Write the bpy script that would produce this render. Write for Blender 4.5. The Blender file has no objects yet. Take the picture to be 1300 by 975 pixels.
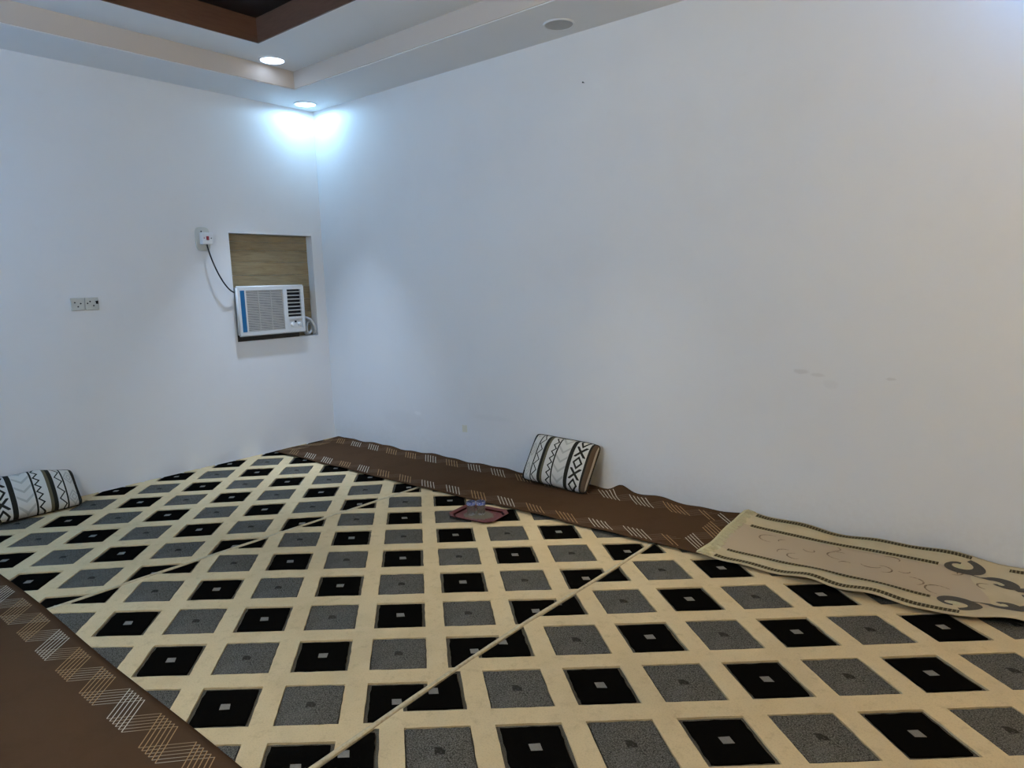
import bpy, math, random
from mathutils import Vector, Matrix

# ------------------------------------------------------------------ camera, world, exposure
scene = bpy.context.scene
COL = scene.collection
cam_d = bpy.data.cameras.new('camera'); cam = bpy.data.objects.new('camera', cam_d); COL.objects.link(cam)
cam_d.sensor_fit = 'HORIZONTAL'; cam_d.sensor_width = 36.0; cam_d.lens = 860.0 / 1300.0 * 36.0
cam_d.clip_start = 0.02; cam_d.clip_end = 100
YAW, PITCH, ROLL = 0.684556, -0.149522, -0.0286
_f = Vector((-math.sin(YAW)*math.cos(PITCH), math.cos(YAW)*math.cos(PITCH), math.sin(PITCH)))
_r = Vector((math.cos(YAW), math.sin(YAW), 0)); _u = _r.cross(_f)
_r2 = _r*math.cos(ROLL) + _u*math.sin(ROLL); _u2 = _u*math.cos(ROLL) - _r*math.sin(ROLL)
cam.matrix_world = Matrix(((_r2.x, _u2.x, -_f.x, 5.6084), (_r2.y, _u2.y, -_f.y, -4.0346), (_r2.z, _u2.z, -_f.z, 1.5), (0, 0, 0, 1)))
scene.camera = cam
world = bpy.data.worlds.new('world'); scene.world = world; world.use_nodes = True
world.node_tree.nodes['Background'].inputs[0].default_value = (0.5, 0.6, 0.75, 1)
world.node_tree.nodes['Background'].inputs[1].default_value = 0.0
scene.view_settings.view_transform = 'Standard'; scene.view_settings.look = 'None'
scene.view_settings.exposure = 0.04; scene.view_settings.gamma = 1.0
scene.view_settings.use_curve_mapping = False
GLOW = 6.0   # the visible brightness of a lit diffuser
# ceiling downlights: (x, y, level, colour, watts, beam angle)
DOWNLIGHTS = [
    (0.2, -0.22, 0, (0.379, 0.679, 1.000), 19, 180),
    (2.96, -0.21, 0, None, 0, 140),
    (5.72, -0.21, 0, (0.125, 0.425, 1.000), 40, 180),
    (0.654, -0.816, 1, (0.594, 0.750, 1.000), 320, 64),
    (3.4, -0.85, 1, (1.000, 0.908, 0.692), 130, 58),  # unseen downlight, added to light the floor along the long wall
]
# unseen fill tubes, added behind the camera to brighten the room: (x, y, z, facing, colour, strength)
FILL_TUBES = [
    (1.2, -4.78, 2.5, 'n', (0.133, 0.480, 1.000), 150), (3.6, -4.78, 2.5, 'n', (0.950, 0.992, 1.000), 242),
    (6.98, -1.6, 2.5, 'w', (1.000, 0.672, 0.190), 116),
]
RX, RY = 7.0, -4.8           # the room reaches from the corner (0,0) to (RX, RY)
Z0, Z1, Z2 = 3.126, 3.27, 3.44  # the three ceiling levels

# ------------------------------------------------------------------ helpers
rnd = random.Random(7)
def mesh(name, verts, faces, mats=None, fm=None, smooth=False):
    me = bpy.data.meshes.new(name)
    me.from_pydata([tuple(v) for v in verts], [], faces)
    for m in (mats or []): me.materials.append(m)
    if fm: me.polygons.foreach_set('material_index', fm)
    if smooth: me.polygons.foreach_set('use_smooth', [True]*len(me.polygons))
    me.validate(); me.update()
    return me
def obj(name, me, parent=None, loc=(0, 0, 0), rot=None, kind=None):
    o = bpy.data.objects.new(name, me); COL.objects.link(o); o.location = loc
    if rot is not None: o.rotation_euler = rot
    if parent is not None: o.parent = parent
    if kind: o['kind'] = kind
    return o
def tag(o, label, cat, group=None):
    o['label'] = label; o['category'] = cat
    if group: o['group'] = group
    return o
def empty(name, loc=(0, 0, 0), rot=(0, 0, 0)):
    o = bpy.data.objects.new(name, None); COL.objects.link(o); o.location = loc; o.rotation_euler = rot
    o.empty_display_size = 0.1
    return o
class MB:
    """collects shapes into one mesh"""
    def __init__(s): s.v = []; s.f = []; s.m = []
    def add(s, v, f, mi=0):
        n = len(s.v); s.v += [tuple(a) for a in v]; s.f += [tuple(i+n for i in q) for q in f]; s.m += [mi]*len(f)
    def box(s, x0, x1, y0, y1, z0, z1, mi=0, bev=0.0):
        if bev <= 0:
            v = [(x, y, z) for x in (x0, x1) for y in (y0, y1) for z in (z0, z1)]
            s.add(v, [(0, 1, 3, 2), (4, 6, 7, 5), (0, 4, 5, 1), (2, 3, 7, 6), (0, 2, 6, 4), (1, 5, 7, 3)], mi); return
        import bmesh
        bm = bmesh.new(); bmesh.ops.create_cube(bm, size=1)
        for w in bm.verts: w.co = Vector(((x0+x1)/2+w.co.x*(x1-x0), (y0+y1)/2+w.co.y*(y1-y0), (z0+z1)/2+w.co.z*(z1-z0)))
        bmesh.ops.bevel(bm, geom=list(bm.edges), offset=bev, segments=2, affect='EDGES', profile=0.5)
        bm.verts.ensure_lookup_table(); bm.verts.index_update()
        s.add([w.co[:] for w in bm.verts], [[w.index for w in q.verts] for q in bm.faces], mi); bm.free()
    def tube(s, pts, r, n=8, mi=0, caps=True):
        pts = [Vector(p) for p in pts]; rings = []; up = Vector((0, 0, 1)); prev = None
        for i, p in enumerate(pts):
            t = (pts[min(i+1, len(pts)-1)] - pts[max(i-1, 0)]).normalized()
            a = prev - t*prev.dot(t) if prev else (up - t*up.dot(t) if abs(t.z) < .9 else Vector((1, 0, 0)) - t*t.x)
            a.normalize(); b = t.cross(a); prev = a
            rr = r[i] if isinstance(r, (list, tuple)) else r
            rings.append([p + a*rr*math.cos(2*math.pi*k/n) + b*rr*math.sin(2*math.pi*k/n) for k in range(n)])
        v = [q for g in rings for q in g]; f = []
        for i in range(len(rings)-1):
            for k in range(n): f.append((i*n+k, i*n+(k+1) % n, (i+1)*n+(k+1) % n, (i+1)*n+k))
        if caps: f.append(tuple(range(n-1, -1, -1))); f.append(tuple((len(rings)-1)*n+k for k in range(n)))
        s.add(v, f, mi)
    def lathe(s, prof, n=32, mi=0, axis='z', org=(0, 0, 0)):
        v = []; f = []; m = len(prof)
        for k in range(n):
            a = 2*math.pi*k/n
            for (r, h) in prof:
                p = (r*math.cos(a), r*math.sin(a), h)
                if axis == 'x': p = (p[2], p[0], p[1])
                v.append((p[0]+org[0], p[1]+org[1], p[2]+org[2]))
        for k in range(n):
            for i in range(m-1):
                a, b = k*m+i, ((k+1) % n)*m+i
                f.append((a, b, b+1, a+1))
        s.add(v, f, mi)
    def build(s, name, mats, parent=None, smooth=False, loc=(0, 0, 0), rot=None, kind=None):
        if not isinstance(mats, (list, tuple)): mats = [mats]
        return obj(name, mesh(name, s.v, s.f, mats, s.m, smooth), parent, loc, rot, kind)
def part(name, mat, parent, *boxes, bev=0.0, **kw):
    b = MB()
    for q in boxes: b.box(*q, bev=bev)
    return b.build(name, mat, parent, **kw)
def auto_smooth(o, ang=40):
    me = o.data
    me.polygons.foreach_set('use_smooth', [True]*len(me.polygons))
    me.set_sharp_from_angle(angle=math.radians(ang))
    return o

# ------------------------------------------------------------------ materials
class E:
    """a float socket with arithmetic"""
    def __init__(s, nt, sock): s.nt = nt; s.k = sock
    def op(s, o, *a):
        n = s.nt.nodes.new('ShaderNodeMath'); n.operation = o
        for i, q in enumerate((s,)+a):
            if isinstance(q, E): s.nt.links.new(q.k, n.inputs[i])
            else: n.inputs[i].default_value = q
        return E(s.nt, n.outputs[0])
    def __add__(s, o): return s.op('ADD', o)
    def __sub__(s, o): return s.op('SUBTRACT', o)
    def __mul__(s, o): return s.op('MULTIPLY', o)
    def lt(s, o): return s.op('LESS_THAN', o)
    def gt(s, o): return s.op('GREATER_THAN', o)
    def abs(s): return s.op('ABSOLUTE')
    def fr(s): return s.op('FRACT')
    def mx(s, o): return s.op('MAXIMUM', o)
    def mn(s, o): return s.op('MINIMUM', o)
    def tri(s, per):                       # triangle wave 0..1
        return ((s*(1.0/per)).fr()*2.0 - 1.0).abs()
    def band(s, a, b): return s.gt(a)*s.lt(b)
    def smooth(s, a, b):
        n = s.nt.nodes.new('ShaderNodeMapRange'); n.interpolation_type = 'SMOOTHSTEP'
        s.nt.links.new(s.k, n.inputs[0]); n.inputs[1].default_value = a; n.inputs[2].default_value = b
        return E(s.nt, n.outputs[0])
class Mat:
    def __init__(s, name, color, rough=0.6, spec=0.3, **kw):
        s.m = bpy.data.materials.new(name); s.m.use_nodes = True; s.nt = s.m.node_tree
        s.b = s.nt.nodes['Principled BSDF']
        s.b.inputs['Base Color'].default_value = (*color, 1); s.b.inputs['Roughness'].default_value = rough
        s.b.inputs['Specular IOR Level'].default_value = spec
        for k, v in kw.items(): s.b.inputs[k.replace('_', ' ')].default_value = v
        s.cur = None; s.base = color
    def coord(s, which='Object'):
        n = s.nt.nodes.new('ShaderNodeTexCoord'); return n.outputs[which]
    def xyz(s, which='Object'):
        n = s.nt.nodes.new('ShaderNodeSeparateXYZ'); s.nt.links.new(s.coord(which), n.inputs[0])
        return [E(s.nt, o) for o in n.outputs]
    def noise(s, scale, detail=3, rough=0.5, stretch=(1, 1, 1), which='Object', dist=0):
        mp = s.nt.nodes.new('ShaderNodeMapping'); mp.inputs['Scale'].default_value = stretch
        s.nt.links.new(s.coord(which), mp.inputs[0])
        n = s.nt.nodes.new('ShaderNodeTexNoise'); n.inputs['Scale'].default_value = scale
        n.inputs['Detail'].default_value = detail; n.inputs['Roughness'].default_value = rough
        n.inputs['Distortion'].default_value = dist
        s.nt.links.new(mp.outputs[0], n.inputs['Vector'])
        return E(s.nt, n.outputs['Fac'])
    def mix(s, fac, color, amount=1.0):
        """lay a colour over what is there, by a mask"""
        n = s.nt.nodes.new('ShaderNodeMix'); n.data_type = 'RGBA'
        if isinstance(fac, E):
            if amount != 1.0: fac = fac*amount
            s.nt.links.new(fac.k, n.inputs[0])
        else: n.inputs[0].default_value = fac
        if s.cur is None: n.inputs[6].default_value = (*s.base, 1)
        else: s.nt.links.new(s.cur, n.inputs[6])
        n.inputs[7].default_value = (*color, 1)
        s.cur = n.outputs[2]; s.nt.links.new(s.cur, s.b.inputs['Base Color'])
        return s
    def bump(s, h, strength=0.3, dist=0.01):
        n = s.nt.nodes.new('ShaderNodeBump'); n.inputs['Strength'].default_value = strength
        n.inputs['Distance'].default_value = dist
        s.nt.links.new(h.k, n.inputs['Height']); s.nt.links.new(n.outputs[0], s.b.inputs['Normal'])
        return s
def lin(r, g, b):
    return tuple(((c/255)/12.92 if c/255 <= 0.04045 else ((c/255+0.055)/1.055)**2.4) for c in (r, g, b))

def wall_mat(name):
    w = Mat(name, (0.80, 0.805, 0.81), 0.62, 0.25)
    w.mix(w.noise(1.1, 4, 0.6).smooth(0.45, 0.75), (0.75, 0.75, 0.755), 0.5)
    w.mix(w.noise(6, 5, 0.7).smooth(0.55, 0.8), (0.75, 0.745, 0.74), 0.35)
    w.bump(w.noise(45, 4, 0.6), 0.06, 0.01)
    return w
M_wall = wall_mat('painted_plaster').m
_w = wall_mat('painted_plaster_scuffed'); X, Y, Z = _w.xyz()
def blob(cx, cz, rx, rz, n):   # an elongated scuff
    d = ((X-cx)*(1/rx))*((X-cx)*(1/rx)) + ((Z-cz)*(1/rz))*((Z-cz)*(1/rz)) + (n-0.5)*1.8
    return (d*-1.0 + 1.0).smooth(0.0, 0.8)
_n = _w.noise(30, 4, 0.7)
for cx, cz, rx, rz, a in ((4.46, 0.945, 0.05, 0.018, .20), (4.55, 0.93, 0.05, 0.012, .15), (4.92, 0.93, 0.03, 0.010, .2), (4.62, 0.88, 0.05, .03, .07),
                          (1.05, 0.30, 0.32, 0.10, .05), (1.25, 0.37, 0.06, 0.02, .0), (2.10, 0.42, .25, .03, .05)):
    _w.mix(blob(cx, cz, rx, rz, _n), (0.34, 0.31, 0.28), a)
_w.mix(blob(1.23, 0.375, 0.05, 0.02, _n), (0.9, 0.9, 0.9), .5)
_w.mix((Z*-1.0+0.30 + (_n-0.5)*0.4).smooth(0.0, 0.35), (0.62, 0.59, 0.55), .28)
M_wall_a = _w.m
M_ceil = wall_mat('painted_ceiling').m
_m = Mat('beige_cove_paint', (0.60, 0.53, 0.47), 0.65, 0.2); _m.bump(_m.noise(40, 3), 0.05); M_cove = _m.m
_m = Mat('brown_wood_fascia', (0.13, 0.066, 0.042), 0.45, 0.3)
_m.mix(_m.noise(9, 4, .6, (1, 1, 8)).smooth(.4, .7), (0.095, 0.046, 0.03), .6); M_fascia = _m.m
_m = Mat('black_ceiling', (0.006, 0.006, 0.008), 0.35, 0.3); _m.mix(_m.noise(3).smooth(.5, .8), (.01, .01, .013)); M_black = _m.m
_m = Mat('floor_tile', (0.55, 0.53, 0.50), 0.35, 0.4); _m.mix(_m.noise(5, 4).smooth(.4, .7), (.48, .46, .43), .6); M_floor = _m.m

_m = Mat('cream_pile', (0.66, 0.515, 0.30), 1.0, 0.0)
_m.mix(_m.noise(2.3, 4, .65).smooth(.42, .72), (0.53, 0.40, 0.225), .55)
_m.mix(_m.noise(22, 5, .75).smooth(.50, .74), (0.42, 0.31, 0.19), .5)
_m.mix(_m.noise(160, 2, .6).smooth(.45, .75), (0.42, 0.31, 0.20), .35)
_m.bump(_m.noise(420, 2, .7), .6, .004); M_cream = _m.m
_m = Mat('black_pile', (0.0035, 0.0032, 0.0026), 1.0, 0.0)
_m.mix(_m.noise(300, 2, .7).smooth(.5, .85), (0.008, .0075, .006), .7)
_m.bump(_m.noise(450, 2, .7), .5, .004); M_blackpile = _m.m
_m = Mat('heather_grey_pile', (0.072, 0.067, 0.055), 1.0, 0.0)
_m.mix(_m.noise(200, 2, .95).smooth(.47, .57), (0.20, 0.188, .16), .85)
_m.mix(_m.noise(170, 2, .95, (1, 1.4, 1)).smooth(.54, .61), (0.012, 0.010, 0.008), .9)
_m.mix(_m.noise(6, 3, .6).smooth(.5, .8), (0.19, 0.175, .15), .3)
_m.bump(_m.noise(300, 2, .7), .7, .006); M_greypile = _m.m
_m = Mat('grey_flat_weave', (0.12, 0.105, 0.08), 1.0, 0.0)
_m.mix(_m.noise(250, 2).smooth(.45, .7), (.045, .039, .03), .7); M_weave = _m.m
_m = Mat('pale_grey_centre', (0.21, 0.195, 0.17), 1.0, 0.0); _m.mix(_m.noise(300, 2).smooth(.5, .8), (.14, .13, .11)); M_cent_l = _m.m
_m = Mat('dark_grey_centre', (0.03, 0.027, 0.022), 1.0, 0.0); _m.mix(_m.noise(90, 2).smooth(.5, .7), (.12, .11, .095)); M_cent_d = _m.m
_m = Mat('cream_binding', (0.52, 0.44, 0.29), 0.85, 0.15)
_m.mix(_m.noise(60, 3).smooth(.45, .7), (.37, .29, .17), .6); M_bind = _m.m
_m = Mat('brown_mat', (0.070, 0.039, 0.0215), 1.0, 0.0)
_m.mix(_m.noise(3.5, 5, .7).smooth(.45, .75), (.054, .030, .017), .7)
_m.mix(_m.noise(180, 2, .6).smooth(.5, .8), (.075, .042, .026), .4)
_m.bump(_m.noise(300, 2, .6), .25, .003); M_brown = _m.m
_m = Mat('white_thread', (0.52, 0.47, 0.38), .9, .1); _m.mix(_m.noise(250, 2).smooth(.5, .7), (.36, .3, .22), .6); M_thw = _m.m
_m = Mat('tan_thread', (0.36, 0.22, 0.10), .9, .1); _m.mix(_m.noise(250, 2).smooth(.5, .7), (.24, .14, .065), .6); M_tht = _m.m
_m = Mat('faded_thread', (0.17, 0.115, 0.075), .9, .1); _m.mix(_m.noise(250, 2).smooth(.5, .7), (.15, .09, .055), .6); M_thf = _m.m
_m = Mat('pale_tan_thread', (0.33, 0.24, 0.14), .9, .1); _m.mix(_m.noise(4, 2).smooth(.45, .55), (.42, .37, .28), .9); M_thl = _m.m

# ------------------------------------------------------------------ the room
WT = 0.2
def struct(name, mat, *boxes, parent=None):
    b = MB()
    for q in boxes: b.box(*q)
    o = b.build(name, mat, parent)
    if parent is None: o['kind'] = 'structure'
    return o
fl = struct('floor', M_floor, (-WT, RX+WT, RY-WT, WT, -0.1, 0.0))
NY0, NY1, NZ0, NZ1 = -0.945, -0.115, 1.045, 1.985      # the niche
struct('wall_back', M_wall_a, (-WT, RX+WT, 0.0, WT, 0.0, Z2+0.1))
struct('wall_left', M_wall, (-WT, 0, RY, NY0, 0, Z2+.1), (-WT, 0, NY1, 0, 0, Z2+.1), (-WT, 0, NY0, NY1, 0, NZ0),
       (-WT, 0, NY0, NY1, NZ1, Z2+.1), (-WT-.02, -WT, NY0, NY1, NZ0, NZ1))
struct('wall_right', M_wall, (RX, RX+WT, RY, 0, 0, Z2+.1))
struct('wall_front', M_wall, (-WT, RX+WT, RY-WT, RY, 0, Z2+.1))
def ring(x0, x1, y0, y1, X0, X1, Y0, Y1, z0, z1):      # outer x0..y1 around hole X0..Y1
    return [(x0, x1, Y1, y1, z0, z1), (x0, x1, y0, Y0, z0, z1), (x0, X0, Y0, Y1, z0, z1), (X1, x1, Y0, Y1, z0, z1)]
HX0, HX1, HY1, HY0 = 0.51, RX-.51, -0.53, RY+.53       # first opening
BX0, BX1, BY1, BY0 = 0.90, RX-.90, -1.08, RY+1.08      # second opening, brown
ce = struct('ceiling', M_ceil, *ring(0, RX, RY, 0, HX0, HX1, HY0, HY1, Z0, Z1),
            *ring(0, RX, RY, 0, BX0, BX1, BY0, BY1, Z1, Z2))
struct('trim_1', M_cove, *ring(HX0-.001, HX1+.001, HY0-.001, HY1+.001, HX0+.008, HX1-.008, HY0+.008, HY1-.008, Z0+.006, Z1-.0005))
struct('trim_2', M_fascia, *ring(BX0-.001, BX1+.001, BY0-.001, BY1+.001, BX0+.012, BX1-.012, BY0+.012, BY1-.012, Z1+.001, Z2-.0005))
o = struct('ceiling_recess', M_black, (0, RX, RY, 0, Z2, Z2+.1)); o.name = 'ceiling_recess'

# ------------------------------------------------------------------ downlights
M_trimw = Mat('lamp_trim_white', (0.75, 0.76, 0.77), .4, .4); M_trimw = M_trimw.mix(M_trimw.noise(30).smooth(.5, .8), (.7, .7, .7)).m
M_off = Mat('lamp_diffuser_off', (0.42, 0.40, 0.37), .4, .4); M_off = M_off.mix(M_off.noise(14).smooth(.5, .8), (.36, .35, .33)).m
def lamp_mat(c, s):
    m = Mat('lamp_diffuser', (.9, .9, .9), .5); m.b.inputs['Emission Color'].default_value = (*c, 1)
    m.b.inputs['Emission Strength'].default_value = s; return m.m
LBL = ['lit white downlight in the lower ceiling band above the air conditioner corner',
       'unlit grey round downlight in the ceiling along the long white wall',
       'lit cool downlight at the far end of the long white wall',
       'lit white downlight in the raised ceiling band beside the brown recess corner',
       'lit downlight in the raised ceiling band above the brown wall runner']
for (x, y, lv, c, s, cone), lb in zip(DOWNLIGHTS, LBL):
    z = (Z0, Z1)[lv]
    t = tag(empty('downlight', (x, y, z)), lb, 'light', 'ceiling downlights')
    b = MB(); b.lathe([(.088, -.004), (.094, -.0105), (.100, -.009), (.103, -.0005)], 40); b.build('trim_ring', M_trimw, t, smooth=True)
    b = MB(); b.lathe([(.0001, -.0065), (.05, -.0065), (.089, -.0055)], 40)
    b.build('diffuser', lamp_mat(c, GLOW) if c else M_off, t)
    if c:
        ld = bpy.data.lights.new('downlight_beam', 'SPOT'); ld.energy = s; ld.color = c; ld.spot_size = math.radians(cone)
        ld.spot_blend = 1.0 if cone < 170 else 0.15; ld.shadow_soft_size = 0.08
        lo = bpy.data.objects.new('downlight_beam', ld); COL.objects.link(lo); lo.parent = t; lo.location = (0, 0, -.012)

FILL_LBL = ['cool tube lamp on the wall facing the air conditioner corner', 'white tube lamp midway on the wall facing the cushion',
        'warm tube lamp on the end wall opposite the air conditioner']
for (x, y, z, fc, c, s), lb in zip(FILL_TUBES, FILL_LBL):  # made-up fixtures that carry the added fill light
    t = tag(empty('tube_lamp', (x, y, z), (0, 0, 0 if fc == 'n' else math.pi/2)), lb, 'lamp', 'wall tube lamps')
    b = MB(); b.box(-.63, .63, -.0195, .020, -.03, .03, bev=.004); b.build('lamp_batten', M_trimw, t)
    for e in (-1, 1):
        b = MB(); b.box(e*.62-.012, e*.62+.012, .018, .075, -.022, .022, bev=.003); b.build('lamp_holder', M_trimw, t)
    b = MB(); b.tube([(-.608, .052, 0), (.608, .052, 0)], .016, 16); b.build('tube', lamp_mat(c, s), t, smooth=True)

# ------------------------------------------------------------------ patterned carpets
def clip(poly, n, d):              # keep n.p <= d ; poly of 2D points
    out = []
    for i in range(len(poly)):
        a, b = poly[i], poly[(i+1) % len(poly)]
        da = n[0]*a[0]+n[1]*a[1]-d; db = n[0]*b[0]+n[1]*b[1]-d
        if da <= 0: out.append(a)
        if (da < 0 < db) or (db < 0 < da):
            t = da/(da-db); out.append((a[0]+(b[0]-a[0])*t, a[1]+(b[1]-a[1])*t))
    return out
def seam_far(y): return 2.0008 + 0.0211*y + 0.0*y
def seam_near(y): return 3.90 - 0.030*math.exp(-((y+2.1)/0.75)**2) - 0.0
def wall_edge(y): return 0.012 + 0.004*math.sin(y*5)
def east_edge(y): return 5.86 + 0.01*math.sin(y*2)
STRIPS = [
    (((0.22730885, -0.23005233), (0.22328274, 0.23561447)), (-0.3764607, 0.2192254), wall_edge, seam_far,
     'cream carpet with black and grey squares lying along the air conditioner wall'),
    (((0.24024754, -0.24089821), (0.19688035, 0.22378541)), (-0.49896325, 0.19301785), seam_far, seam_near,
     'cream carpet with black and grey squares under the tray, between the two bound seams'),
    (((0.23783581, -0.25088294), (0.19866911, 0.21697577)), (-0.58209486, 0.21104306), seam_near, east_edge,
     'cream carpet with black and grey squares running up to the prayer rug'),
]
CY0, CY1 = RY+0.06, -0.012
ZB, ZC, ZS = 0.004, 0.0125, 0.0105
HOLE = 0.365; BLK = 0.318; GRY = 0.348
def loop(half, n, jit, rg):
    p = []
    cs = [(-1, -1), (1, -1), (1, 1), (-1, 1)]
    for e in range(4):
        a, b = cs[e], cs[(e+1) % 4]
        for i in range(n):
            t = i/n; j = rg.uniform(-jit, jit)
            x, y = a[0]+(b[0]-a[0])*t, a[1]+(b[1]-a[1])*t
            nx, ny = (b[1]-a[1])/2, -(b[0]-a[0])/2
            p.append((x*half+nx*j, y*half+ny*j))
    return p
def prism(poly, z0, z1):
    n = len(poly); v = [(x, y, z0) for x, y in poly] + [(x, y, z1) for x, y in poly]
    f = [tuple(range(n, 2*n))] + [(i, (i+1) % n, n+(i+1) % n, n+i) for i in range(n)]
    return v, f
for si, (Mx, org, eL, eR, lb) in enumerate(STRIPS):
    root = tag(empty('carpet', ((eL(-2.2)+eR(-2.2))/2, -2.2, 0)), lb, 'carpet', 'patterned carpets laid side by side')
    base = root.location.copy()
    def loc2(p): return (p[0]-base.x, p[1]-base.y)
    L = lambda i, j: (Mx[0][0]*i+Mx[0][1]*j+org[0], Mx[1][0]*i+Mx[1][1]*j+org[1])
    V = lambda p: (Mx[0][0]*p[0]+Mx[0][1]*p[1], Mx[1][0]*p[0]+Mx[1][1]*p[1])
    # backing
    N = 60; b = MB(); top = []
    ys = [CY0+(CY1-CY0)*k/N for k in range(N+1)]
    v = []; f = []
    for y in ys:
        for x in (eL(y)+.001, eR(y)-.001):
            for z in (0.0003, ZB): v.append((x-base.x, y-base.y, z))
    for k in range(N):
        a, c = 4*k, 4*k+4
        f += [(a+1, c+1, c+3, a+3), (a, c, c+1, a+1), (a+2, a+3, c+3, c+2)]
    f += [(0, 1, 3, 2), (4*N, 4*N+2, 4*N+3, 4*N+1)]
    b.add(v, f); b.build('backing', M_weave, root)
    def halfs(c):
        y = max(min(c[1], CY1), CY0); e = 1e-3
        sl = (eR(y+e)-eR(y-e))/(2*e); s2 = (eL(y+e)-eL(y-e))/(2*e)
        return [((1, -sl), eR(y)-sl*y-.002), ((-1, s2), -(eL(y)-s2*y)-.002), ((0, 1), CY1), ((0, -1), -CY0)]
    cream = MB(); rg = random.Random(100+si)
    NV = 3
    loops = [loop(HOLE, 7, .005, rg) for _ in range(NV)]
    outer = loop(.5, 7, 0, rg)
    shapes = {}
    for colr, half in (('black', BLK), ('grey', GRY)):
        for k in range(NV):
            lp = [V(p) for p in loop(half, 9, .007, rg)]
            v, f = prism(lp, ZB, ZS); fm = [0]*len(f)
            cc = [V((.058*a+rg.uniform(-.008, .008), .052*b_+rg.uniform(-.006, .006))) for a, b_ in ((-1, -1), (1, -1), (1, 1), (-1, 1))]
            n0 = len(v); cv, cf = prism(cc, ZS-.002, ZS+.0006); v = v+cv; f = f+[tuple(i+n0 for i in q) for q in cf]; fm += [1]*len(cf)
            shapes[colr, k] = (mesh(colr+'_square', v, f, [M_blackpile, M_cent_l] if colr == 'black' else [M_greypile, M_cent_d], fm), lp, cc)
    for i in range(-30, 45):
        for j in range(-45, 30):
            c = L(i, j)
            if not (eL(c[1])-.35 < c[0] < eR(c[1])+.35 and CY0-.35 < c[1] < CY1+.35): continue
            hs = halfs(c)
            hl = [V(p) for p in loops[rg.randrange(NV)]]; ol = [V(p) for p in outer]
            n = len(hl)
            for k in range(n):
                q = [(c[0]+p[0], c[1]+p[1]) for p in (ol[k], ol[(k+1) % n], hl[(k+1) % n], hl[k])]
                for nn, d in hs:
                    if q: q = clip(q, nn, d)
                if len(q) >= 3:
                    cream.add([(*loc2(p), ZC) for p in q], [tuple(range(len(q)))])
                w = [(c[0]+p[0], c[1]+p[1]) for p in (hl[k], hl[(k+1) % n])]
                if all(nn[0]*p[0]+nn[1]*p[1] <= d for p in w for nn, d in hs):
                    cream.add([(*loc2(w[0]), ZB), (*loc2(w[1]), ZB), (*loc2(w[1]), ZC), (*loc2(w[0]), ZC)], [(0, 1, 2, 3)])
            colr = 'black' if (i+j) % 2 == 0 else 'grey'
            me, lp, cc = shapes[colr, rg.randrange(NV)]
            pts = [(c[0]+p[0], c[1]+p[1]) for p in lp]
            if all(nn[0]*p[0]+nn[1]*p[1] <= d for p in pts for nn, d in hs):
                obj(colr+'_square', me, root, (c[0]-base.x, c[1]-base.y, 0))
            else:
                q = pts; qc = [(c[0]+p[0], c[1]+p[1]) for p in cc]
                for nn, d in hs:
                    if q: q = clip(q, nn, d-.004)
                    if qc: qc = clip(qc, nn, d-.004)
                if len(q) < 3: continue
                area = abs(sum(q[a][0]*q[(a+1) % len(q)][1]-q[(a+1) % len(q)][0]*q[a][1] for a in range(len(q))))/2
                if area < 4e-4: continue
                mx_, my_ = sum(p[0] for p in q)/len(q), sum(p[1] for p in q)/len(q)
                v, f = prism([(p[0]-mx_, p[1]-my_) for p in q], ZB, ZS); fm = [0]*len(f)
                if len(qc) >= 3:
                    n0 = len(v); cv, cf = prism([(p[0]-mx_, p[1]-my_) for p in qc], ZS-.002, ZS+.0006)
                    v = v+cv; f = f+[tuple(a+n0 for a in g) for g in cf]; fm += [1]*len(cf)
                obj(colr+'_square', mesh(colr+'_square', v, f, list(me.materials), fm), root, (mx_-base.x, my_-base.y, 0))
    cream.build('cream_pile', M_cream, root)
    if si < 2:                    # bound edge along the seam, slightly raised and wavy
        b = MB(); pts = []; NS = 110; prof = 8
        wv = random.Random(40+si); ph = [wv.uniform(0, 6.28) for _ in range(4)]
        rows = []
        for k in range(NS+1):
            y = CY0+(CY1-CY0)*k/NS
            x = eR(y)-.0135+.0012*math.sin(y*9+ph[0])
            hgt = .0155+.0006*math.sin(y*4+ph[1])+.0004*math.sin(y*11+ph[2])
            wd = .0105+.0012*math.sin(y*6+ph[3])
            row = []
            for m_ in range(prof+1):
                a = math.pi*m_/prof
                row.append((x-wd*math.cos(a)-base.x, y-base.y, .004+(hgt-.004)*math.sin(a)**.7))
            rows.append(row)
        v = [p for r_ in rows for p in r_]; f = []
        for k in range(NS):
            for m_ in range(prof): f.append((k*(prof+1)+m_, k*(prof+1)+m_+1, (k+1)*(prof+1)+m_+1, (k+1)*(prof+1)+m_))
        b.add(v, f); b.build('bound_edge', M_bind, root, smooth=True)

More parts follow.
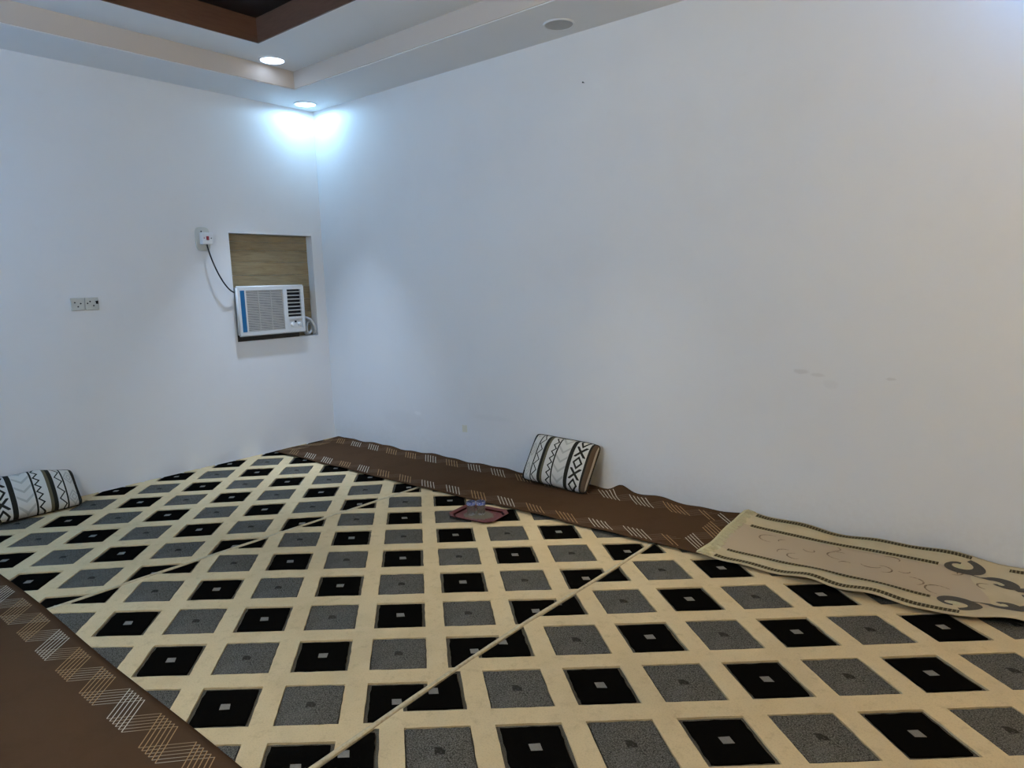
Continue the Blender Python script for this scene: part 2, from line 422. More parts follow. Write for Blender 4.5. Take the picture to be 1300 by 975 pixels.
# ------------------------------------------------------------------ mats with zigzag borders
def sheet(x0, x1, y0, y1, nx, ny, hf, th=0.004, edge=None):
    v = []; f = []
    for i in range(nx+1):
        for j in range(ny+1):
            x, y = x0+(x1-x0)*i/nx, y0+(y1-y0)*j/ny
            X_, Y_ = edge(x, y) if edge else (x, y)
            v.append((X_, Y_, hf(x, y)))
    n = len(v)
    v += [(a, b_, c-th) for a, b_, c in v]
    I = lambda i, j: i*(ny+1)+j
    for i in range(nx):
        for j in range(ny):
            q = (I(i, j), I(i+1, j), I(i+1, j+1), I(i, j+1)); f.append(q); f.append(tuple(n+a for a in reversed(q)))
    for i in range(nx):
        f.append((I(i, 0), n+I(i, 0), n+I(i+1, 0), I(i+1, 0))); f.append((I(i, ny), I(i+1, ny), n+I(i+1, ny), n+I(i, ny)))
    for j in range(ny):
        f.append((I(0, j), I(0, j+1), n+I(0, j+1), n+I(0, j))); f.append((I(nx, j), n+I(nx, j), n+I(nx, j+1), I(nx, j+1)))
    return v, f
def ribbon(b, pts, w, hf, mi=0, lift=0.0012, edge=None, widths=None):
    """a flat stripe lying on a sheet"""
    v = []
    for i, p in enumerate(pts):
        a, c = pts[max(i-1, 0)], pts[min(i+1, len(pts)-1)]
        dx, dy = c[0]-a[0], c[1]-a[1]; l = math.hypot(dx, dy) or 1
        ww = (widths[i] if widths else w)/2
        for s in (-1, 1):
            x, y = p[0]-dy/l*ww*s, p[1]+dx/l*ww*s
            X_, Y_ = edge(x, y) if edge else (x, y)
            v.append((X_, Y_, hf(x, y)+lift))
    b.add(v, [(2*i+1, 2*i, 2*i+2, 2*i+3) for i in range(len(pts)-1)], mi)
def seg(a, b_, n): return [(a[0]+(b_[0]-a[0])*k/n, a[1]+(b_[1]-a[1])*k/n) for k in range(n+1)]
def zigzag(b, s0, s1, place, hf, seq, phase=0.0, lw=0.0042, edge=None, nl=6, gap=.024):
    """six parallel zigzag threads, period 0.25, depth 0.13; place(s, t) -> xy with t=0 outer, 1 inner"""
    per = 0.25; k0 = int(math.floor((s0-phase)/per))-1
    k = k0
    while phase+k*per < s1:
        mi = seq[k % len(seq)]
        for l in range(nl):
            a = phase+k*per+l*gap
            for (sa, ta), (sb, tb), m_ in (((a, 0), (a+.125, 1), mi), ((a+.125, 1), (a+.25, 0), 2)):
                if sa < s0-.001 or sb > s1+.001: continue
                ribbon(b, [place(*p) for p in seg((sa, ta), (sb, tb), 8)], lw if m_ != 2 else lw*.7, hf, m_, .0012+.0002*(l % 2)+(.0005 if ta == 0 else 0), edge)
        k += 1
ZM = .0165
def sm(t): t = max(0, min(1, t)); return t*t*(3-2*t)
def gz(x, c, s): return math.exp(-((x-c)/s)**2)
# the runner along the long wall
RX0, RX1, RY0, RY1 = 0.085, 4.17, -0.735, -0.022
def h_run(x, y):
    w = sm((y+.16)/.14)                        # near the wall
    z = ZM+.006
    z += w*(.006+.006*math.sin(x*9+1)+.004*math.sin(x*23)) * (1 if x > .2 else 0.3)
    z += w*.050*gz(x, 3.29, .075) + w*.012*gz(x, 3.55, .12)
    e = sm((-.60-y)/.13)                       # front edge
    z += e*(.004*(1+math.sin(x*6.5+.4))*.6 + .016*gz(x, 3.62, .16)+.010*gz(x, 3.15, .12)+.006*gz(x, 1.1, .2))
    z += .003*math.sin(x*5+y*9)+.003
    return z
def e_run(x, y):
    return (x+.004*math.sin(y*14), y + (.006*math.sin(x*3.1)+.003*math.sin(x*11+2))*sm((-.35-y)/.3))
t = tag(empty('runner_mat', (2.1, -0.38, 0)), 'long brown runner mat with zigzag border along the white wall, under the cushion', 'mat')
def shifted(b, name, mats, t, **kw):
    o_ = t.location; b.v = [(x-o_.x, y-o_.y, z-o_.z) for x, y, z in b.v]
    return b.build(name, mats, t, **kw)
b = MB(); b.add(*sheet(RX0, RX1, RY0, RY1, 170, 28, h_run, .005, e_run)); shifted(b, 'mat_sheet', M_brown, t, smooth=True)
b = MB(); zigzag(b, .15, 4.06, lambda s, u: (s, -.59-.125*u), h_run, [1, 0, 0, 1, 0, 1, 1, 0, 0, 1, 0, 1, 1, 0, 0, 1, 1], .14, edge=e_run, lw=.0048, nl=5, gap=.030)
shifted(b, 'zigzag_border', [M_thw, M_tht, M_thf], t)
b = MB(); zigzag(b, .15, 4.06, lambda s, u: (s, -.075-.125*u), h_run, [1, 0, 0, 1, 1, 0, 1, 0, 0, 1, 1, 1, 0, 0, 1, 1], .14, edge=e_run, lw=.0048, nl=5, gap=.030)
shifted(b, 'zigzag_border', [M_thw, M_tht, M_thf], t)
b = MB(); zigzag(b, -.70, -.05, lambda s, u: (4.15-.125*u, s), h_run, [0, 1, 0], .03, edge=e_run, lw=.0048, nl=5, gap=.030)
shifted(b, 'zigzag_border', [M_thw, M_tht, M_thf], t)
b = MB(); zigzag(b, -.70, -.05, lambda s, u: (.11+.11*u, s), h_run, [1, 0, 1], .03, edge=e_run)
shifted(b, 'zigzag_border', [M_tht, M_tht, M_thf], t)
# the runner on the other side of the room
LX0, LX1, LY0, LY1 = 0.10, 4.35, -3.83, -3.105
def h_low(x, y): return ZM+.006+.0015*math.sin(x*5)+.0015*math.sin(y*13+x*2)+.002*math.sin(x*4+1)*sm((y+3.25)/.12)+.0015
def e_low(x, y): return (x, y+.004*math.sin(x*4)*sm((y+3.4)/.2))
t = tag(empty('runner_mat', (2.2, -3.47, 0)), 'dark brown zigzag-bordered runner mat across the carpet from the white wall', 'mat')
b = MB(); b.add(*sheet(LX0, LX1, LY0, LY1, 120, 20, h_low, .005, e_low)); shifted(b, 'mat_sheet', M_brown, t, smooth=True)
b = MB(); zigzag(b, .15, 4.25, lambda s, u: (s, -3.135-.13*u), h_low, [0, 1, 1], -.02, edge=e_low, lw=.0036)
shifted(b, 'zigzag_border', [M_thw, M_tht, M_thl], t)
b = MB(); zigzag(b, .15, 4.25, lambda s, u: (s, -3.80+.13*u), h_low, [0, 1, 1], .04, edge=e_low, lw=.0036)
shifted(b, 'zigzag_border', [M_thw, M_tht, M_thl], t)

# ------------------------------------------------------------------ prayer rug
_m = Mat('rug_cream_yellow', (0.50, 0.405, 0.25), .9, .12)
_m.mix(_m.noise(7, 4, .6).smooth(.4, .7), (.43, .34, .205), .6); _m.bump(_m.noise(350, 2, .6), .3, .003)
X, Y, Z = _m.xyz('Object')
_m.mix(((Y).abs()).lt(.205)*X.gt(-.86)*((Y).abs()*.0+X+((Y*11).op('SINE')*.05)).lt(.33), (0.43, 0.335, 0.225), .95)
M_rug = _m.m
_m = Mat('rug_stripe', (0.055, 0.040, 0.018), .9, .1); X, Y, Z = _m.xyz('Object')
_m.mix((X*62.0).fr().gt(.66), (.20, .16, .085)); M_stripe = _m.m
_m = Mat('rug_scroll', (0.085, 0.075, 0.06), .9, .1); _m.mix(_m.noise(220, 2).smooth(.45, .7), (.05, .042, .032), .8); M_scroll = _m.m
_m = Mat('rug_pale_yellow', (0.50, 0.44, 0.26), .9, .1); _m.mix(_m.noise(220, 2).smooth(.45, .7), (.40, .34, .19), .8); M_paley = _m.m
_m = Mat('rug_vine', (0.16, 0.11, 0.065), .9, .1); _m.mix(_m.noise(90, 2).smooth(.4, .65), (.33, .25, .165), .9); M_vine = _m.m
GX0, GX1, GY0, GY1 = 4.165, 5.98, -0.765, -0.02
def h_rug(x, y):
    u = sm((4.32-x)/.14)
    z = ZM+.007+.008*u
    w = sm((y+.22)/.2)
    z += w*(.016+.010*math.sin(x*7.5+.6)+.006*math.sin(x*17))
    e = sm((-.52-y)/.22)
    z += e*(.004+.018*gz(x, 4.74, .10)+.016*gz(x, 5.02, .12)+.022*gz(x, 5.52, .12)+.006*math.sin(x*11)**2)
    z += .005*math.sin(x*6+y*5)*math.sin(y*8+.5)+.005
    return z
def e_rug(x, y):
    k = sm((-.45-y)/.3)
    return (x-.03*(y+.40)*0 + .012*math.sin(y*7), y + k*(-.012*math.sin(x*5.3) + .07*sm((x-5.25)/.3) + .02*(4.17-x)*sm((4.6-x)/.4)))
RUG = Vector((5.07, -0.39, 0))
t = tag(empty('prayer_rug', RUG), 'rumpled cream prayer rug with fringed end and scroll pattern against the white wall', 'rug')
b = MB(); b.add(*sheet(GX0, GX1, GY0, GY1, 110, 36, h_rug, .004, e_rug)); shifted(b, 'rug_sheet', M_rug, t, smooth=True)
for yy, xa, xb, w in ((-.052, 4.25, 5.34, .036), (-.185, 4.27, 5.22, .032), (-.600, 4.27, 5.22, .032), (-.728, 4.25, 5.34, .036), (-.080, 5.50, 5.95, .036), (-.710, 5.58, 5.95, .034)):
    b = MB(); ribbon(b, seg((xa, yy), (xb, yy), 60), w, h_rug, 0, .0013, e_rug)
    shifted(b, 'striped_border', M_stripe, t)
    b = MB(); ribbon(b, seg((xa, yy-.024), (xb, yy-.024), 60), .009, h_rug, 0, .0012, e_rug)
    shifted(b, 'pale_border_line', M_paley, t)
def scroll(cx, cy, R_, a0, turns, sx, w0, tail=None):
    pts = []; wd = []; n = 34
    if tail:
        for p in tail: pts.append(p); wd.append(.008)
    for k in range(n+1):
        q = k/n; a = a0+turns*2*math.pi*q*sx; r = R_*(1-.62*q)
        pts.append((cx+r*math.cos(a)*1.15, cy+r*math.sin(a))); wd.append(w0*(.45+1.0*math.sin(math.pi*min(1, q*1.15+.08))))
    b_ = MB(); ribbon(b_, pts, 0, h_rug, 0, .0016, e_rug, wd); shifted(b_, 'scroll_motif', M_scroll, t)
    b_ = MB(); c = [(cx+R_*.16*math.cos(a), cy+R_*.16*math.sin(a)) for a in [math.pi*k/8 for k in range(17)]]
    ribbon(b_, c, R_*.30, h_rug, 0, .0011, e_rug); shifted(b_, 'scroll_eye', M_paley, t)
scroll(5.31, -.165, .078, 1.3, .95, -1, .042)
scroll(5.31, -.620, .078, -1.3, .95, 1, .042)
scroll(5.48, -.275, .055, 2.5, .8, -1, .045, [(5.34, -.235), (5.40, -.25)])
scroll(5.49, -.520, .055, -2.5, .8, 1, .045, [(5.34, -.56), (5.40, -.55)])
scroll(5.60, -.345, .065, 2.6, .9, -1, .05)
scroll(5.61, -.455, .060, -2.6, .9, 1, .05)
scroll(5.76, -.30, .075, 2.6, .9, -1, .05)
scroll(5.76, -.50, .075, -2.6, .9, 1, .05)
rg = random.Random(5)
for k in range(17):
    cx, cy = 4.42+.062*k+rg.uniform(-.03, .03), -.39+rg.uniform(-.15, .15); a0 = rg.uniform(0, 6.28); R_ = rg.uniform(.022, .05)
    sp = rg.uniform(2.0, 4.2); s_ = rg.choice((-1, 1))
    pts = [(cx+R_*(1+.5*q/12)*math.cos(a0+s_*sp*q/12), cy+R_*(1+.2*q/12)*math.sin(a0+s_*sp*q/12)) for q in range(13)]
    b = MB(); ribbon(b, pts, 0, h_rug, 0, .0013, e_rug, [.003+.006*math.sin(math.pi*q/12) for q in range(13)]); shifted(b, 'vine_motif', M_vine, t)
b = MB()                                           # fringe
for k in range(120):
    y = GY0+.006+(GY1-GY0-.012)*k/119
    x = GX0+.012+rg.uniform(-.002, .004); dx = rg.uniform(-.012, .012); ln = rg.uniform(.045, .070)
    sd = 1 if k % 2 else .8
    p0 = e_rug(GX0+.004, y)
    z0 = h_rug(x, y)
    pts = [(p0[0]-.001, p0[1], z0+.001), (p0[0]+.018*sd, p0[1]+dx*.4, h_rug(x+.02, y)+.008), (p0[0]+ln, p0[1]+dx, h_rug(x+ln, y)+.002)]
    b.tube(pts, .0026, 4)
shifted(b, 'fringe', M_paley, t, kind='stuff')
b = MB(); ribbon(b, seg((GX0+.006, GY0+.004), (GX0+.006, GY1-.004), 24), .014, h_rug, 0, .003, e_rug); shifted(b, 'end_hem', M_paley, t)

# ------------------------------------------------------------------ cushions
def cushion_mat(name, flip=1):
    m = Mat(name, (0.56, 0.54, 0.49), .9, .1)
    x, y, z = m.xyz('Object')
    x = x*flip
    u = x*(1/.58)+.5; v = y*(1/.36)+.5
    dark = (0.022, 0.020, 0.015); olive = (0.11, 0.095, 0.055); faint = (0.30, .30, .27)
    W_ = lambda e: m.mix(e, dark)
    front = z.gt(-0.012)
    # faint diamonds, first panel
    d1 = ((u-.10).abs()*(1/.06) + (v*(1/.42)).fr().__sub__(.5).abs()*3.2)
    m.mix(((d1-1.0).abs().lt(.16)).mx((d1-.45).abs().lt(.12))*u.band(.062, .16)*front, faint, .65)
    # faint chevrons
    ch = (v*5.2+((u-.585).abs()*-7.0)).fr()
    m.mix(ch.band(.35, .62)*u.band(.50, .67)*front, faint, .65)
    # dark solid bands
    for a, b_ in ((-.05, .060), (.163, .181), (.275, .318), (.476, .497), (.676, .73), (.905, .93)):
        W_(u.band(a, b_))
    m.mix(u.band(.318, .352), olive); m.mix(u.band(.93, 1.1), (.095, .06, .036)); m.mix(u.band(.978, .99), (.40, .34, .26))
    # zigzags
    W_(((u-.190)-v.tri(.22)*.062).abs().lt(.0085)*u.band(.181, .275))
    W_(((u-.412)-v.tri(.145)*.052).abs().lt(.0115)*u.band(.352, .476))
    # diamonds and crosses
    k = (v*(1/.44)+.28).fr()-.5
    d2 = (u-.818).abs()*(1/.066) + k.abs()*(2/.62)
    W_(((d2-.78).abs().lt(.22))*u.band(.735, .90)*k.abs().lt(.30))
    k2 = ((v*(1/.44)+.78).fr()-.5).abs()
    W_((((u-.818).abs()*(1/.066) - k2*(2/.50)).abs().lt(.30))*u.band(.745, .895)*k2.lt(.25))
    m.bump(m.noise(260, 2, .6), .3, .003)
    return m.m
M_welt = Mat('cushion_welt', (0.03, 0.025, 0.018), .9, .1); M_welt = M_welt.mix(M_welt.noise(200).smooth(.5, .8), (.06, .05, .03)).m
def cushion(w, h, t_, nx=40, ny=28, seed=1, slouch=0.0):
    r_ = random.Random(seed); v = []; f = []
    def P(i, j, s):
        a, c = -1+2*i/nx, -1+2*j/ny
        k = (max(0, 1-abs(a)**3.2)*max(0, 1-abs(c)**2.6))**.5
        cr = 1-.055*abs(a)**7*abs(c)**7; pin = (1-.02*(1-abs(c)**2)*abs(a)**3)*cr
        pin2 = (1-.025*(1-abs(a)**2)*abs(c)**3)*cr*1.0
        bump = 1+.05*math.sin(a*4+seed)*math.sin(c*3+seed*2)
        return (a*w/2*pin + slouch*.5*max(0, c)*0, c*h/2*pin2 - slouch*max(0, a)**2*(c+1)/2 + slouch*.25*math.sin(a*7)*(c+1)/2*.5, s*k*t_/2*bump + .008*math.sin(a*3+seed)*c)
    I = lambda i, j: i*(ny+1)+j
    n = (nx+1)*(ny+1)
    v = [P(i, j, 1) for i in range(nx+1) for j in range(ny+1)] + [P(i, j, -1) for i in range(nx+1) for j in range(ny+1)]
    for i in range(nx):
        for j in range(ny):
            q = (I(i, j), I(i+1, j), I(i+1, j+1), I(i, j+1)); f.append(q); f.append(tuple(n+a for a in reversed(q)))
    rim = [I(i, 0) for i in range(nx+1)]+[I(nx, j) for j in range(1, ny+1)]+[I(i, ny) for i in range(nx-1, -1, -1)]+[I(0, j) for j in range(ny-1, 0, -1)]
    return v, f, [v[k] for k in rim]
def make_cushion(name, label, loc, mat3, flip, w, h, t_, seed, slouch=0.0):
    root = tag(empty(name, loc), label, 'cushion', 'patterned cushions against the walls')
    root.rotation_euler = mat3.to_euler()
    v, f, rim = cushion(w, h, t_, seed=seed, slouch=slouch)
    b_ = MB(); b_.add(v, f); o_ = b_.build('cushion_cover', cushion_mat('cushion_weave', flip), root, smooth=True)
    import bmesh
    bm = bmesh.new(); bm.from_mesh(o_.data); bmesh.ops.remove_doubles(bm, verts=bm.verts, dist=1e-5); bm.to_mesh(o_.data); bm.free()
    b_ = MB(); b_.tube(rim+[rim[0]], .0045, 6, caps=False); b_.build('welt', M_welt, root, smooth=True)
    return root
def frame(xa, up_hint, tilt_roll):
    """columns: width axis, height axis, front normal"""
    xa = Vector(xa).normalized(); u_ = Vector(up_hint); u_ = (u_-xa*u_.dot(xa)).normalized(); n_ = xa.cross(u_)
    m_ = Matrix((xa, u_, n_)).transposed()
    return m_ @ Matrix.Rotation(tilt_roll, 3, 'Z')
make_cushion('wall_cushion', 'off-white cushion with black stripes and zigzags standing on the brown runner', (2.85, -0.128, 0.196),
             frame((1, -.03, -.03), (.05, .17, .30), 0), 1, .585, .365, .145, 1)
make_cushion('wall_cushion', 'off-white cushion with black stripes and zigzags on the carpet under the wall sockets', (0.19, -2.655, 0.156),
             frame((.0, 1, -.02), (-.185, 0, .26), 0), -1, .57, .325, .16, 2, .035)

# ------------------------------------------------------------------ tray and glasses
_m = Mat('tray_red_brown', (0.125, 0.030, 0.026), .55, .25); _m.mix(_m.noise(20, 4).smooth(.45, .7), (.09, .024, .022), .6)
X, Y, Z = _m.xyz('Object')
dd = (X*X*(1/.010)+Y*Y*(1/.0065)) + (_m.noise(60, 3)-.5)*2.2
_m.mix(dd.lt(1.0), (.12, .13, .08), .75); M_tray = _m.m
TR = Vector((2.762, -0.925, ZC+.0005))
t = tag(empty('serving_tray', TR, (0, 0, math.radians(7))), 'red-brown serving tray with raised rim lying on the carpet', 'tray')
def oct_loop(a, c, ch, z):
    p = [(a, -c+ch), (a, c-ch), (a-ch, c), (-a+ch, c), (-a, c-ch), (-a, -c+ch), (-a+ch, -c), (a-ch, -c)]
    out = []
    for i in range(8):
        q0, q1 = p[i], p[(i+1) % 8]
        for k in range(4):
            out.append((q0[0]+(q1[0]-q0[0])*k/4, q0[1]+(q1[1]-q0[1])*k/4, z))
    return out
b = MB(); rings = [oct_loop(.138, .098, .035, .0), oct_loop(.141, .101, .035, .003), oct_loop(.160, .118, .042, .014), oct_loop(.174, .131, .047, .018),
                   oct_loop(.175, .132, .047, .015), oct_loop(.162, .120, .042, .010), oct_loop(.144, .104, .035, .0)]
v = [p for r_ in rings for p in r_]; n = 32; f = []
for k in range(len(rings)-1):
    for i in range(n): f.append((k*n+i, k*n+(i+1) % n, (k+1)*n+(i+1) % n, (k+1)*n+i))
v2 = [(x, y, .003) for x, y, z in rings[1]]
f.append(tuple(n+i for i in range(n)))
f.append(tuple(6*n+i for i in reversed(range(n))))
b.add(v, f); auto_smooth(b.build('tray_body', M_tray, t), 50)
M_glass = Mat('clear_glass', (.95, .97, 1), .03, .5, Transmission_Weight=1.0, IOR=1.45, Alpha=0.5)
M_glass = M_glass.mix(M_glass.noise(40).smooth(.6, .9), (.9, .93, .97)).m
_m = Mat('blue_glass_print', (0.08, 0.12, 0.42), .3, .4)
X, Y, Z = _m.xyz('Object'); _m.mix(_m.noise(120, 2).smooth(.48, .6), (.45, .5, .65), .9); M_bluep = _m.m
for k, (gx, gy) in enumerate(((2.7145, -.9435), (2.763, -.9045))):
    g = tag(empty('tea_glass', (gx, gy, TR.z+.0035)), ('clear tea glass with blue rim on the tray, farther from the brown runner', 'clear tea glass with blue rim on the tray, nearer the brown runner')[k], 'glass', 'glasses on the tray')
    b = MB(); b.lathe([(.0001, 0), (.024, 0), (.0265, .004), (.0300, .085), (.0285, .085), (.0252, .010), (.0001, .010)], 32); b.build('glass_body', M_glass, g, smooth=True)
    b = MB(); b.lathe([(.02975, .066), (.03045, .0835), (.0305, .0845), (.0302, .0858)], 32); b.build('blue_band', M_bluep, g, smooth=True)

# ------------------------------------------------------------------ niche boards
def wood(name, c1, c2, sc):
    m = Mat(name, c1, .5, .3); m.mix(m.noise(sc, 5, .65, (1, .9, 9), dist=.6).smooth(.38, .68), c2, .85)
    m.mix(m.noise(sc*2.2, 4, .7, (1, .6, 14)).smooth(.55, .75), tuple(c*.55 for c in c2), .7); return m.m
M_oak = [wood('oak_laminate', (.36, .285, .165), (.24, .18, .098), 5.0), wood('oak_laminate_dark', (.32, .245, .138), (.21, .155, .083), 6.5)]
t = tag(empty('wood_panel', (-.09, (NY0+NY1)/2, NZ0)), 'wood-look board panel closing the wall niche above the air conditioner', 'panel')
zz = [NZ0+.002, 1.15, 1.28, 1.40, 1.52, 1.625, 1.74, 1.845, 1.92, NZ1-.001]
for k in range(len(zz)-1):
    b = MB(); b.box(-.012, 0+.0012*(k % 2), -(NY1-NY0)/2+.001, (NY1-NY0)/2-.001, zz[k]-NZ0+.001, zz[k+1]-NZ0-.001)
    b.build('board', M_oak[(k*5//3) % 2], t)
M_batt = wood('dark_batten', (.05, .04, .03), (.03, .022, .016), 8)
b = MB(); b.box(0, .055, -.40, .24, .0005, .056); 
tag(b.build('support_batten', M_batt, None, loc=(-.075, -.55, NZ0)), 'dark wooden batten under the air conditioner in the niche', 'batten')

# ------------------------------------------------------------------ air conditioner
M_acw = Mat('ac_white_plastic', (0.66, 0.665, 0.66), .4, .4); M_acw = M_acw.mix(M_acw.noise(12).smooth(.5, .8), (.6, .6, .585), .6).m
M_acg = Mat('ac_casing_grey', (0.24, 0.235, 0.215), .5, .3); M_acg = M_acg.mix(M_acg.noise(15).smooth(.5, .8), (.19, .185, .165)).m
M_acb = Mat('ac_blue', (0.006, 0.125, 0.30), .35, .4); M_acb = M_acb.mix(M_acb.noise(12).smooth(.5, .8), (.005, .105, .27)).m
M_dark = Mat('ac_dark_inside', (0.012, 0.013, 0.018), .6, .2); M_dark = M_dark.mix(M_dark.noise(20).smooth(.5, .8), (.02, .02, .025)).m
M_slat = Mat('ac_slat', (0.47, 0.45, 0.42), .5, .3); M_slat = M_slat.mix(M_slat.noise(25).smooth(.5, .8), (.4, .385, .36)).m
AY0, AY1, AZ0, AZ1, AF = -.945, -.292, 1.102, 1.520, .060
t = tag(empty('air_conditioner', (0, (AY0+AY1)/2, AZ0)), 'white window air conditioner with blue strip set in the wall niche', 'air conditioner')
W2 = (AY1-AY0)/2; HT = AZ1-AZ0
part('casing', M_acg, t, (-.086, AF-.022, -W2+.004, W2-.012, .001, HT-.006), bev=.004)
# front frame with two openings and a control recess
def frame_boxes(y0, y1, z0, z1, holes, x0, x1):
    """grid decomposition around rectangular holes"""
    ys = sorted({y0, y1, *[h[0] for h in holes], *[h[1] for h in holes]}); zs = sorted({z0, z1, *[h[2] for h in holes], *[h[3] for h in holes]})
    out = []
    for a, b_ in zip(ys, ys[1:]):
        run = None
        for c, d in zip(zs, zs[1:]):
            inside = any(h[0] <= a and b_ <= h[1] and h[2] <= c and d <= h[3] for h in holes)
            if inside:
                if run: out.append((x0, x1, a, b_, *run)); run = None
            else: run = (run[0] if run else c, d)
        if run: out.append((x0, x1, a, b_, *run))
    return out
GR = (-.247, .116, .028, HT-.030); LV = (.155, .300, .138, HT-.030); CP = (.165, .300, .030, .118); BL = (-.303, -.262, .028, HT-.028)
part('front_frame', M_acw, t, *frame_boxes(-W2, W2, 0, HT, [GR, LV, CP, BL], AF-.025, AF))
b = MB()
for s in (-1, 1): b.tube([(AF-.012, s*(W2-.001), .004), (AF-.012, s*(W2-.001), HT-.004)], .0118, 10)
b.tube([(AF-.012, -W2, HT-.001), (AF-.012, W2, HT-.001)], .0118, 10); b.tube([(AF-.012, -W2, .001), (AF-.012, W2, .001)], .0118, 10)
b.build('front_rim', M_acw, t, smooth=True)
part('grille_back', M_dark, t, (AF-.0245, AF-.020, GR[0], GR[1], GR[2], GR[3]))
b = MB(); ns = 24
for k in range(ns):
    z = GR[2]+(GR[3]-GR[2])*(k+.5)/ns; hh = (GR[3]-GR[2])/ns*.33
    b.box(AF-.019, AF-.003, GR[0], GR[1], z-hh, z+hh)
b.box(AF-.019, AF-.006, -.128, -.124, GR[2], GR[3]); b.box(AF-.019, AF-.006, -.006, -.002, GR[2], GR[3])
b.build('grille_slats', M_slat, t, kind='stuff')
b = MB(); b.box(AF-.022, AF+.003, BL[0], BL[1], BL[2], BL[3], bev=.004); b.build('blue_strip', M_acb, t)
part('louvre_back', M_dark, t, (AF-.0245, AF-.021, LV[0], LV[1], LV[2], LV[3]))
for k in range(7):
    z = LV[2]+(LV[3]-LV[2])*(k+.75)/7.4
    b = MB(); b.box(-.009, .009, -(LV[1]-LV[0])/2+.001, (LV[1]-LV[0])/2-.001, -.0035, .0035)
    b.build('louvre_slat', M_slat, t, loc=(AF-.010, (LV[0]+LV[1])/2, z), rot=(0, math.radians(18), 0))
cp = part('control_panel', M_acw, t, (AF-.0245, AF-.008, CP[0]+.001, CP[1]-.001, CP[2]+.001, CP[3]-.001))
for yy in (.195, .268):
    b = MB(); b.lathe([(.0001, .014), (.012, .014), (.0155, .010), (.017, 0)], 20, axis='x', org=(AF-.008, yy, .066)); b.box(AF+.004, AF+.010, yy-.0025, yy+.0025, .052, .080)
    b.build('control_knob', M_trimw, cp, smooth=False)
part('panel_window', M_dark, cp, (AF-.009, AF-.0065, .220, .240, .082, .100))

# white looped cord stuffed beside the unit
M_wcord = Mat('white_cord', (.50, .53, .56), .5, .3); M_wcord = M_wcord.mix(M_wcord.noise(30).smooth(.5, .8), (.40, .43, .47)).m
b = MB(); pts = []
for k in range(64):
    a = k/63*math.pi*2*2.6
    pts.append((-.030+.018*math.sin(a*.7+1), -.195+.040*math.cos(a)*(1+.12*math.sin(a*.4)), NZ0+.082+.062*math.sin(a+.3)*(1-.12*math.cos(a*.5))))
b.tube(pts, .0125, 8)
b.tube([(-.03, -.262, NZ0+.15), (-.012, -.235, NZ0+.175), (.004, -.195, NZ0+.155), (.008, -.155, NZ0+.09), (.004, -.143, NZ0+.035), (-.02, -.15, NZ0+.016)], .014, 8)
tag(b.build('cord_bundle', M_wcord, None, smooth=True), 'white looped hose bundle stuffed beside the air conditioner', 'hose')

# ------------------------------------------------------------------ sockets and power cord
M_ivory = Mat('ivory_plastic', (0.56, 0.56, 0.52), .4, .4); M_ivory = M_ivory.mix(M_ivory.noise(20).smooth(.5, .8), (.5, .5, .45), .6).m
M_hole = Mat('socket_hole', (.015, .015, .018), .6, .2); M_hole = M_hole.mix(M_hole.noise(20).smooth(.5, .8), (.02, .02, .02)).m
M_red = Mat('red_switch', (.30, .02, .035), .35, .4); M_red = M_red.mix(M_red.noise(20).smooth(.5, .8), (.24, .015, .03)).m
for k, yc in enumerate((-2.161, -2.067)):
    t = tag(empty('wall_socket', (0, yc, 1.428)), ('ivory wall socket plate beside a chipped twin plate', 'chipped ivory wall socket plate next to an intact twin plate')[k], 'socket', 'paired wall sockets')
    b = MB(); b.box(.0003, .011, -.0455, .0455, -.046, .046, bev=.004)
    b.build('plate', M_ivory, t)
    for hy, hz in ((-.019, .012), (.019, .004), (0, -.018)) if k == 0 else ((-.030, .004), (-.012, .017), (.010, -.014)):
        h_ = MB(); h_.lathe([(.0001, .0118), (.0055, .0118), (.0055, .010)], 12, axis='x'); h_.build('socket_hole', M_hole, t, loc=(0, hy, hz))
    if k:
        b = MB(); b.add([(.0114, .022, .020), (.0114, .044, .022), (.0114, .040, -.004), (.0114, .032, .0)], [(0, 1, 2, 3)]); b.box(.009, .0114, .026, .042, -.002, .018); b.build('chipped_corner', M_hole, t)
t = tag(empty('appliance_outlet', (0, -1.178, 1.925)), 'oblong ivory outlet plate on the wall beside the niche', 'outlet')
b = MB(); pts = []; n = 40
pr = []
for k in range(n):
    a = 2*math.pi*k/n; c, s = math.cos(a), math.sin(a)
    pr.append((.062*math.copysign(abs(c)**.55, c), .098*math.copysign(abs(s)**.55, s)))
v = [(.0003, y, z) for y, z in pr]+[(.008, y, z) for y, z in pr]+[(.013, y*.9, z*.93) for y, z in pr]
f = [(i, (i+1) % n, n+(i+1) % n, n+i) for i in range(n)]+[(n+i, n+(i+1) % n, 2*n+(i+1) % n, 2*n+i) for i in range(n)]+[tuple(2*n+i for i in range(n))]
b.add(v, f); auto_smooth(b.build('plate', M_ivory, t), 50)
b = MB(); b.lathe([(.0001, .0142), (.006, .0142), (.006, .012)], 12, axis='x', org=(0, -.012, .060)); b.build('screw', M_hole, t)
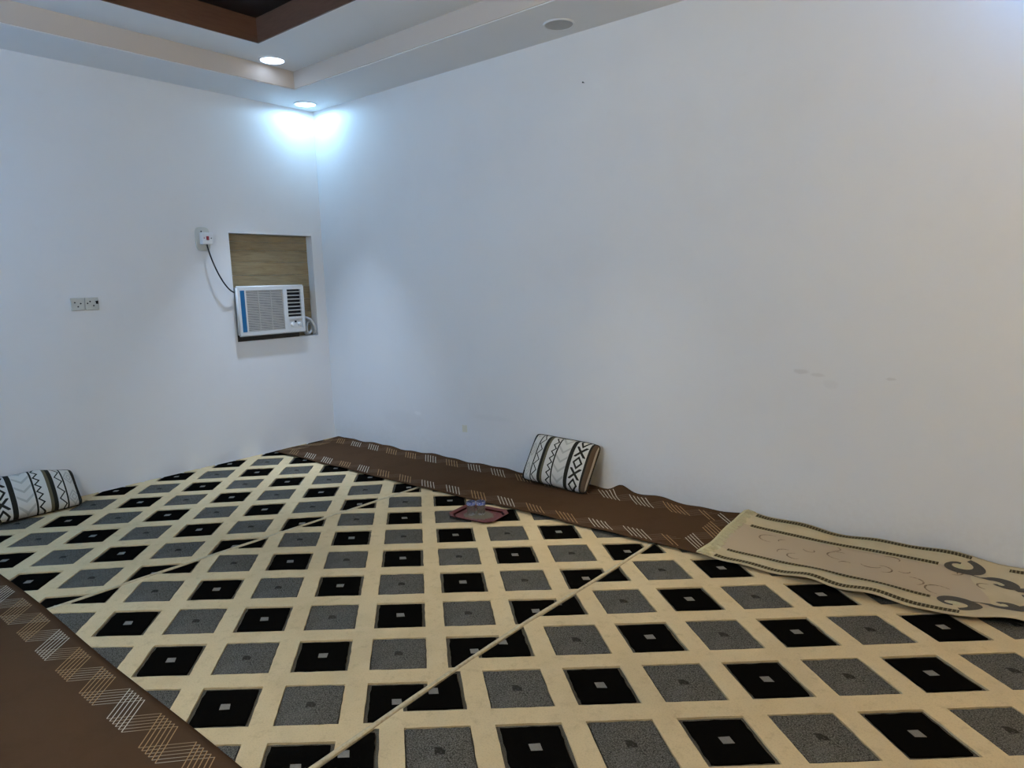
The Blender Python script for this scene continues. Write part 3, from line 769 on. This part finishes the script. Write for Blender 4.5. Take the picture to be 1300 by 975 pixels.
# plug with red switch, and the cord
t = tag(empty('plug_and_cord', (.014, -1.165, 1.925)), 'white square plug with red switch and black cord running to the air conditioner', 'plug')
b = MB(); b.box(0, .050, -.046, .046, -.046, .050, bev=.007); pl = b.build('plug_body', M_trimw, t)
b = MB(); b.box(.048, .0545, -.011, .011, -.012, .020, bev=.002); b.build('red_switch', M_red, pl)
for yy, mm in ((-.030, M_red), (.030, M_hole)):
    b = MB(); b.lathe([(.0001, .0525), (.0045, .0525), (.0045, .049)], 10, axis='x', org=(0, yy, .004)); b.build('indicator', mm, pl)
def bez(p0, p1, p2, p3, n):
    return [tuple((1-q)**3*a+3*(1-q)**2*q*b_+3*(1-q)*q*q*c+q**3*d for a, b_, c, d in zip(p0, p1, p2, p3)) for q in [k/n for k in range(n+1)]]
o_ = t.location
pts = bez((.040, -1.165, 1.884), (.060, -1.150, 1.72), (.080, -1.06, 1.495), (.045, -.962, 1.478), 26)
M_bcord = Mat('black_cord', (.012, .013, .016), .5, .3); M_bcord = M_bcord.mix(M_bcord.noise(30).smooth(.5, .8), (.02, .02, .025)).m
b = MB(); b.tube([(x-o_.x, y-o_.y, z-o_.z) for x, y, z in pts], .0062, 8); b.build('cord', M_bcord, t, smooth=True)

# ------------------------------------------------------------------ small things on the long wall
M_tape = Mat('yellowed_tape', (.74, .71, .58), .4, .4); M_tape = M_tape.mix(M_tape.noise(50).smooth(.5, .8), (.72, .7, .6)).m
b = MB(); b.box(-.028, -.006, -.0018, -.0004, -.03, .03); b.box(.002, .026, -.0018, -.0004, -.028, .032); b.box(-.028, .026, -.0012, -.0003, -.024, .026)
tag(b.build('tape_scrap', M_tape, None, loc=(1.795, 0, .30)), 'small yellowed tape scrap stuck low on the white wall', 'tape')
b = MB(); b.lathe([(.0001, -.018), (.005, -.018), (.005, -.015), (.0025, -.015), (.0025, -.0003)], 10)
v = [(x, z, y) for x, y, z in b.v]; b.v = v
tag(b.build('wall_nail', M_hole, None, loc=(3.01, 0, 2.80)), 'dark nail driven high into the long white wall', 'nail')
